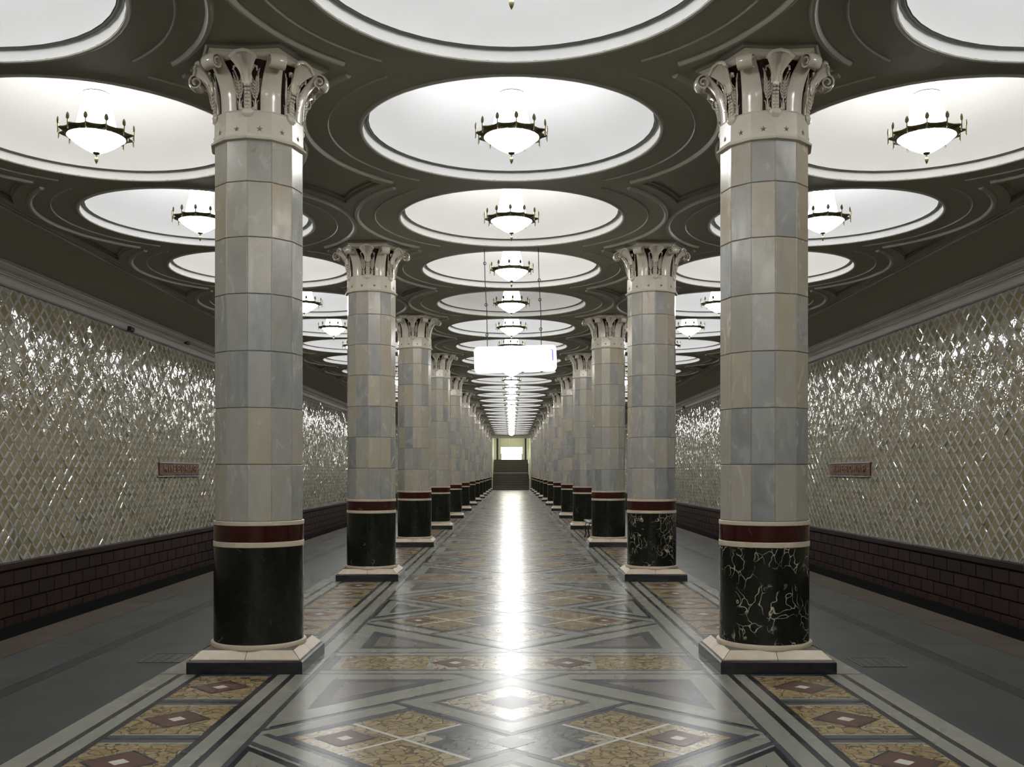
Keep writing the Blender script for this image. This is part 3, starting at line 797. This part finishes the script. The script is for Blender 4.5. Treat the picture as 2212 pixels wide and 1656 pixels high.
# ------------------------------------------------------------------ lamps
def lring(rf, z, n=72): return [(rf(2*PI*i/n)*math.cos(2*PI*i/n), rf(2*PI*i/n)*math.sin(2*PI*i/n), z) for i in range(n)]
def scal(base, tip):
    def f(a):
        x = abs(((a/(PI/6)) % 1)-.5)*2          # 1 at the points
        return base+(tip-base)*x**3
    return f
c_ = lambda r: (lambda a: r)
RING = MB().loft([lring(c_(.258),-.012),lring(c_(.262),-.022),lring(c_(.278),-.018),lring(scal(.292,.338),.004),lring(scal(.296,.343),.016),lring(scal(.288,.33),.024),lring(c_(.262),.020),lring(c_(.25),.0),lring(c_(.258),-.012)])
SPIKE = MB().tube([(.341,0,-.035),(.341,0,.045)], [.006,.0065], 6)
SPIKE.append(MB().lathe([(.001,.044),(.014,.048),(.020,.062),(.0195,.082),(.013,.100),(.001,.112)], 10), Matrix.Translation((.341,0,0)) @ Matrix.Diagonal((.5,1.0,1,1)))
SPIKE.append(MB().lathe([(.001,-.046),(.006,-.040),(.007,-.032),(.003,-.024)], 6), Matrix.Translation((.341,0,0)))
BOWL = MB().lathe([(.262,.002),(.258,-.014),(.235,-.042),(.180,-.085),(.11,-.130),(.04,-.165),(.002,-.170)], 20)
BOWLF = MB().lathe([(.262,.0),(.222,-.055),(.035,-.165)], 10, 0, 0, False, True); SH1F = MB().lathe([(.196,.010),(.116,.395)], 8)
SH1 = MB().lathe([(.196,.010),(.116,.395)], 18); SH2 = MB().lathe([(.110,.402),(.060,.60),(.040,.66)], 20, 0, 0, False, True)
COLR = MB().lathe([(.117,.392),(.1185,.396),(.1175,.402),(.110,.404)], 24)
FIN = MB().lathe([(.002,-.150),(.034,-.158),(.036,-.166),(.022,-.178),(.007,-.186),(.006,-.206),(.013,-.212),(.017,-.226),(.016,-.240),(.009,-.258),(.001,-.272)], 14)
ROD = MB().tube([(0,0,.66),(0,0,1.04)], .012, 8)
MEL = {'ring':RING.mesh('ring',BRONZE,True),'spike':SPIKE.mesh('ring_finial',BRONZE,True),'bowl':BOWL.mesh('glass_bowl',GL_BOWL,True),'fin':FIN.mesh('drop_finial',BRONZE,True),
       'col':COLR.mesh('shade_collar',BRONZE,True),'rod':ROD.mesh('hanging_rod',BRONZE)}
rf_ = MB(); rf_.append(RING)
for k in range(12): rf_.append(SPIKE, Matrix.Rotation(k*PI/6,4,'Z'))
MEL['ringfar'] = rf_.mesh('ring', BRONZE, True)
for nm, gm in (('cool',GL_COOL),('warm',GL_WARM),('dim',GL_DIM)):
    MEL['s1'+nm] = SH1.mesh('glass_shade', gm, True); MEL['s1f'+nm] = SH1F.mesh('glass_shade', gm, True); MEL['s2'+nm] = SH2.mesh('upper_glass_shade', GL_DIM if nm == 'dim' else GL_TOP, True)
MEL['bowlf'] = BOWLF.mesh('glass_bowl', GL_BOWL, True)
GL_TOP.cycles.emission_sampling = 'NONE'
rl = random.Random(5)
for i in rows:
    for cx in (-LX,0,LX):
        t = obj('pendant_lamp', None, None, (cx, rowy(i), CEIL+.004), (0,0,0))
        where = {-LX:'above the platform opposite the handrail',0:'over the middle of the hall',LX:'above the handrail side platform'}[cx]
        tag(t, 'bronze pendant lamp %s, %s from the stairs' % (where, ordinal(25-i)), 'lamp', 'pendant lamps in the ceiling domes')
        tone = 'cool'
        if cx == 0: tone = {1:'cool',2:'warm',3:'warm',4:'dim'}.get(i, 'cool')
        elif i in (1,3): tone = 'warm'
        ph = PI/6*.25 if i == 1 else rl.random()*PI/6
        rg = obj('ring', MEL['ring'] if 0 <= i <= 6 else MEL['ringfar'], t, rot=(0,0,ph))
        if 0 <= i <= 6:
            for k in range(12): obj('ring_finial', MEL['spike'], rg, rot=(0,0,k*PI/6))
        nr = 0 <= i <= 5
        obj('glass_bowl', MEL['bowl' if nr else 'bowlf'], t); obj('glass_shade', MEL[('s1' if nr else 's1f')+tone], t); obj('upper_glass_shade', MEL['s2'+tone], t)
        obj('shade_collar', MEL['col'], t); obj('drop_finial', MEL['fin'], t); obj('hanging_rod', MEL['rod'], t)

# ------------------------------------------------------------------ hanging lit sign
SY = 13.88; ppm = FPX/SY
t = obj('hanging_sign', None, None, (.055,SY,EYE+1.615), (0,math.radians(-1.7),0))
tag(t, 'white glowing rounded direction sign hung on two thin rods above the hall', 'sign')
def rrect(wd, h, r, n=6):
    pts = []
    for cx, cz, a0 in ((wd/2-r,h/2-r,0),(-wd/2+r,h/2-r,PI/2),(-wd/2+r,-h/2+r,PI),(wd/2-r,-h/2+r,1.5*PI)):
        pts += [(cx+r*math.cos(a0+PI/2*k/n), cz+r*math.sin(a0+PI/2*k/n)) for k in range(n+1)]
    return pts
rr = rrect(1.17,.365,.06)
mb = MB().loft([[(x,y,z) for x, z in rr] for y in (-.06,.06)], cap0=True, cap1=True)
SIGNG = glass('sign_glass', (1,1,1), 1.5)
build(mb, 'light_box', SIGNG, t)
PB = Mat('pale_blue_print', (.5,.5,.8), .4); PB.b.inputs['Emission Color'].default_value = (.70,.70,1,1); PB.b.inputs['Emission Strength'].default_value = .30
DB = Mat('blue_print', (.05,.05,.8), .4); DB.b.inputs['Emission Color'].default_value = (.03,.02,1,1); DB.b.inputs['Emission Strength'].default_value = .45
mb = MB()
def bar(mb, x0,x1,z0,z1): mb.box(x0,x1,-.0625,-.0600,z0,z1)
x0, x1, z0, z1 = -.525,-.43,-.115,.105
for a in ((x0,x1,z1-.006,z1),(x0,x0+.006,z0,z1),(x1-.004,x1,z0,z1),(x0,x1,z0,z0+.005),(x0+.02,x1-.004,-.048,-.044),(x0+.018,x0+.022,-.044,z1-.02)): bar(mb,*a)
build(mb, 'frame_pictogram', PB.m, t)
mb = MB(); x0, x1, z0, z1 = .445,.54,-.105,.115
for a in ((x1-.015,x1,-.04,z1),(x0+.05,x1,z1-.008,z1),(x1-.010,x1,z0,z0+.02),(x0+.05,x1,z0,z0+.006)): bar(mb,*a)
build(mb, 'blue_pictogram', DB.m, t)
mb = MB()
for a in ((x0,x0+.05,z1-.004,z1),(x0,x0+.004,-.04,z1),(x0+.02,x1-.02,-.04,-.036),(x0,x0+.05,z0,z0+.004)): bar(mb,*a)
build(mb, 'frame_pictogram', PB.m, t)
for dx, knots in ((-.395,(1.38,1.02,.79,.36)),(.375,(1.12,.84,.42))):
    mb = MB().tube([(dx,0,.17),(dx+.008,0,.7),(dx-.004,0,1.1),(dx,0,1.585)], .0062, 6)
    for zz in knots:
        n = 10; mb.tube([(dx+.020*math.cos(2*PI*k/n),0,zz+.020*math.sin(2*PI*k/n)) for k in range(n+1)], .0055, 5)
    build(mb, 'suspension_rod', BLACKM, t)
mb = MB()
for x in (.10,.37): mb.box(x-.02,x+.02,-.03,.03,-.192,-.18)
build(mb, 'cable_clip', BLACKM, t)

# ------------------------------------------------------------------ wall plaques
for s_ in (-1,1):
    y0, y1 = plaque_y[s_]; yc = (y0+y1)/2; L = y1-y0; zc = EYE+.075
    t = obj('name_plaque', None, None, (s_*(WX-.002), yc, zc), (0,0,0) if s_ < 0 else (0,0,PI))
    tag(t, 'bronze station name plaque on the tiled wall %s' % ('opposite the stair handrail' if s_ < 0 else 'on the stair handrail side'), 'plaque', 'station name plaques')
    build(MB().box(0,.030,-L/2,L/2,-.135,.135), 'plate', PLAQ, t)
    mb = MB(); mb.box(0,.05,-L/2-.05,L/2+.05,.135,.158); mb.box(0,.06,-L/2-.12,L/2+.03,-.175,-.15)
    build(mb, 'steel_frame', STEEL, t)
    cu = bpy.data.curves.new('name_letters', 'FONT'); cu.body = '\u041a\u0418\u0415\u0412\u0421\u041a\u0410\u042f'; cu.size = .22; cu.align_x = 'CENTER'; cu.align_y = 'CENTER'; cu.extrude = .01; cu.space_character = 1.35
    to = bpy.data.objects.new('tmp_text', cu); COL.objects.link(to); bpy.context.view_layer.update()
    me = bpy.data.meshes.new_from_object(to.evaluated_get(bpy.context.evaluated_depsgraph_get()))
    bpy.data.objects.remove(to, do_unlink=True)
    xs = [v.co.x for v in me.vertices]; k = (L*.80)/(max(xs)-min(xs)) if xs else 1
    me.transform(Matrix(((0,0,1,.036),(k,0,0,0),(0,1,0,0),(0,0,0,1)))); me.materials.clear(); me.materials.append(PLETT); me.name = 'name_letters'
    obj('name_letters', me, t)
    for yy in (-L/2+.10, L/2-.10): build(MB().lathe([(.018,.03),(.018,.036),(.008,.042),(.001,.042)], 8), 'screw', STEEL, t, loc=(0,yy,0), rot=(0,0,0)).rotation_euler = (0,PI/2,0)

# small dark fittings on the cornices
for s_, yy, dz, lab in ((-1,19.9,-.27,'small black cable clip under the cornice opposite the stair handrail'),(-1,23.1,-.11,'black loudspeaker in the cornice cove opposite the stair handrail'),(1,44.0,-.26,'small black cable clip under the cornice on the stair handrail side')):
    t = obj('cornice_fitting', None, None, (s_*(WX-.18 if dz > -.2 else WX-.10), yy, CEIL+dz))
    tag(t, lab, 'fitting', 'cornice fittings')
    mb = MB().tube([(0,-.10,0),(0,.10,0)], [.05,.055], 10); build(mb, 'housing', BLACKM, t)
    build(MB().box(-.015 if s_ > 0 else -.075,.075 if s_ > 0 else .015,-.02,.02,.0,.06), 'bracket', BLACKM, t)

# ------------------------------------------------------------------ bench behind the third column on the handrail side
t = obj('bench', None, None, (1.86, 22.1, 0.003))
tag(t, 'dark iron bench with curved legs standing behind a marble column base', 'bench')
for yy in (-.45,.45):
    build(MB().tube([(-.17,yy,.0),(-.13,yy,.10),(-.16,yy,.24),(-.12,yy,.37),(.12,yy,.37),(.16,yy,.24),(.13,yy,.10),(.17,yy,0)], .018, 6), 'leg', BLACKM, t)
    build(MB().tube([(.12,yy,.37),(.16,yy,.55),(.19,yy,.70)], .015, 6), 'back_support', BLACKM, t)
for k in range(4): build(MB().box(-.17+k*.085,-.10+k*.085,-.6,.6,.388,.41), 'seat_slat', WOOD if k == 0 else BLACKM, t)
for k in range(2): build(MB().box(.13+k*.03,.15+k*.03,-.6,.6,.50+k*.12,.58+k*.12), 'back_slat', BLACKM, t)

# ------------------------------------------------------------------ stairs and the hall beyond them
NST = 18; RISE = 2.68/NST; TREAD = .30
st = tag(obj('staircase', None, None, (0,YE+.0,0)), 'wide flight of dark brown granite steps climbing at the far end of the hall', 'staircase')
ystep = 0.0
for k in range(NST):
    y0 = k*TREAD + (1.2 if k >= 9 else 0)
    y1 = NST*TREAD+1.2
    o = build(MB().box(-1.60,1.46,y0,y1,k*RISE,(k+1)*RISE-.004), 'step', STAIRM, st)
    build(MB().box(-1.60,1.46,y0-.015,y0+.06,(k+1)*RISE-.055,(k+1)*RISE), 'step_nosing', NOSE if k == 9 else STAIRN, o)
YS = YE+NST*TREAD+1.2
hr = tag(obj('stair_handrail', None, None, (1.54,YE-.1,0)), 'pale metal handrail on posts along one side of the stairs', 'handrail')
pts = [(0,0,.95),(0,9*TREAD,9*RISE+.95),(0,9*TREAD+1.2,9*RISE+.95),(0,NST*TREAD+1.2,2.68+.95)]
build(MB().tube(pts, .045, 8), 'rail', NOSE, hr)
for (x, y, z) in pts: build(MB().tube([(x,y,max(0,z-.98)),(x,y,z)], .04, 8), 'post', NOSE, hr)
# end hall shell
for s_, nm in ((-1,'left'),(1,'right')):
    mb = MB().box(min(s_*1.63,s_*1.75),max(s_*1.63,s_*1.75),YE+.35,YS,0,5.6)
    tag(build(mb, 'wall_stair_'+nm, ENDW), 'pale side wall of the stair well %s' % ('opposite the handrail' if s_ < 0 else 'beside the handrail'), kind='structure')
mb = MB(); mb.box(-4.2,4.2,YS,97,2.4,2.676)
tag(build(mb, 'floor_upper', F_PALE), 'floor of the entrance hall above the stairs', kind='structure')
mb = MB(); mb.box(-4.2,4.2,97,97.3,2.4,6); mb.box(-4.3,-4.2,YE+.35,97.3,2.4,6); mb.box(4.2,4.3,YE+.35,97.3,2.4,6); mb.box(-4.3,-1.75,YE+.35,YS,2.4,2.676); mb.box(1.75,4.3,YE+.35,YS,2.4,2.676)
tag(build(mb, 'wall_entrance', ENDW), 'yellowish walls of the entrance hall above the stairs', kind='structure')
mb = MB().box(-4.3,4.3,YE+.35,97.3,5.6,5.8)
tag(build(mb, 'ceiling_entrance', ENDW), 'pale ceiling of the entrance hall above the stairs', kind='structure')
TUBE = glass('fluorescent_tube', (1.0,1.0,.72), 12.0)
for k, y in enumerate((86.0, 90.0, 94.0)):
    t = tag(obj('ceiling_light', None, None, (0,y,5.595)), 'yellowish fluorescent ceiling light in the entrance hall, %s from the stairs' % ordinal(k+1), 'light', 'entrance hall lights')
    build(MB().box(-1.3,1.3,-.16,.16,-.03,0), 'tray', NOSE, t); build(MB().box(-1.25,1.25,-.12,.12,-.08,-.03), 'diffuser', TUBE, t)
YFR = Mat('ochre_frame', (.35,.30,.05), .5).m
LIT = glass('lit_panel', (1.0,1.0,.86), 5.0)
t = tag(obj('lit_board', None, None, (.02,90.6,3.56)), 'glowing white hanging board above the top of the stairs', 'sign')
build(MB().box(-1.0,1.0,-.05,.05,-.30,.30), 'light_panel', LIT, t)
mb = MB(); mb.box(-1.03,1.03,-.06,.06,.30,.335); mb.box(-1.03,1.03,-.06,.06,-.345,-.30); build(mb, 'frame', YFR, t)
for dx in (-.25,.2): build(MB().tube([(dx,0,.33),(dx,0,2.04)], .03, 6), 'hanger', NOSE, t)
t = tag(obj('lit_kiosk', None, None, (.0,91.2,2.68)), 'bright lit kiosk window at the top of the stairs below a hanging board', 'kiosk')
build(MB().box(-.92,.92,-.04,.3,.04,.52), 'lit_window', LIT, t); mb = MB(); mb.box(-.98,.98,-.08,.34,0,.04); mb.box(-.98,.98,-.08,.34,.52,.56); build(mb, 'frame', YFR, t)
for k, (x, r_, mt, lab) in enumerate(((-1.30,.09,BLACKM,'black door post left of a hanging board'),(1.30,.08,BLACKM,'black door post right of a hanging board'),(-1.05,.07,NOSE,'white slim post beside the black door post'),(1.08,.06,NOSE,'white slim post next to the glowing board'))):
    t = tag(obj('door_post', None, None, (x,90.0,2.684)), lab+' in the entrance hall', 'post')
    build(MB().box(-r_,r_,-r_,r_,.04,2.90), 'shaft', mt, t); build(MB().box(-r_-.03,r_+.03,-r_-.03,r_+.03,0,.04), 'foot', mt, t)
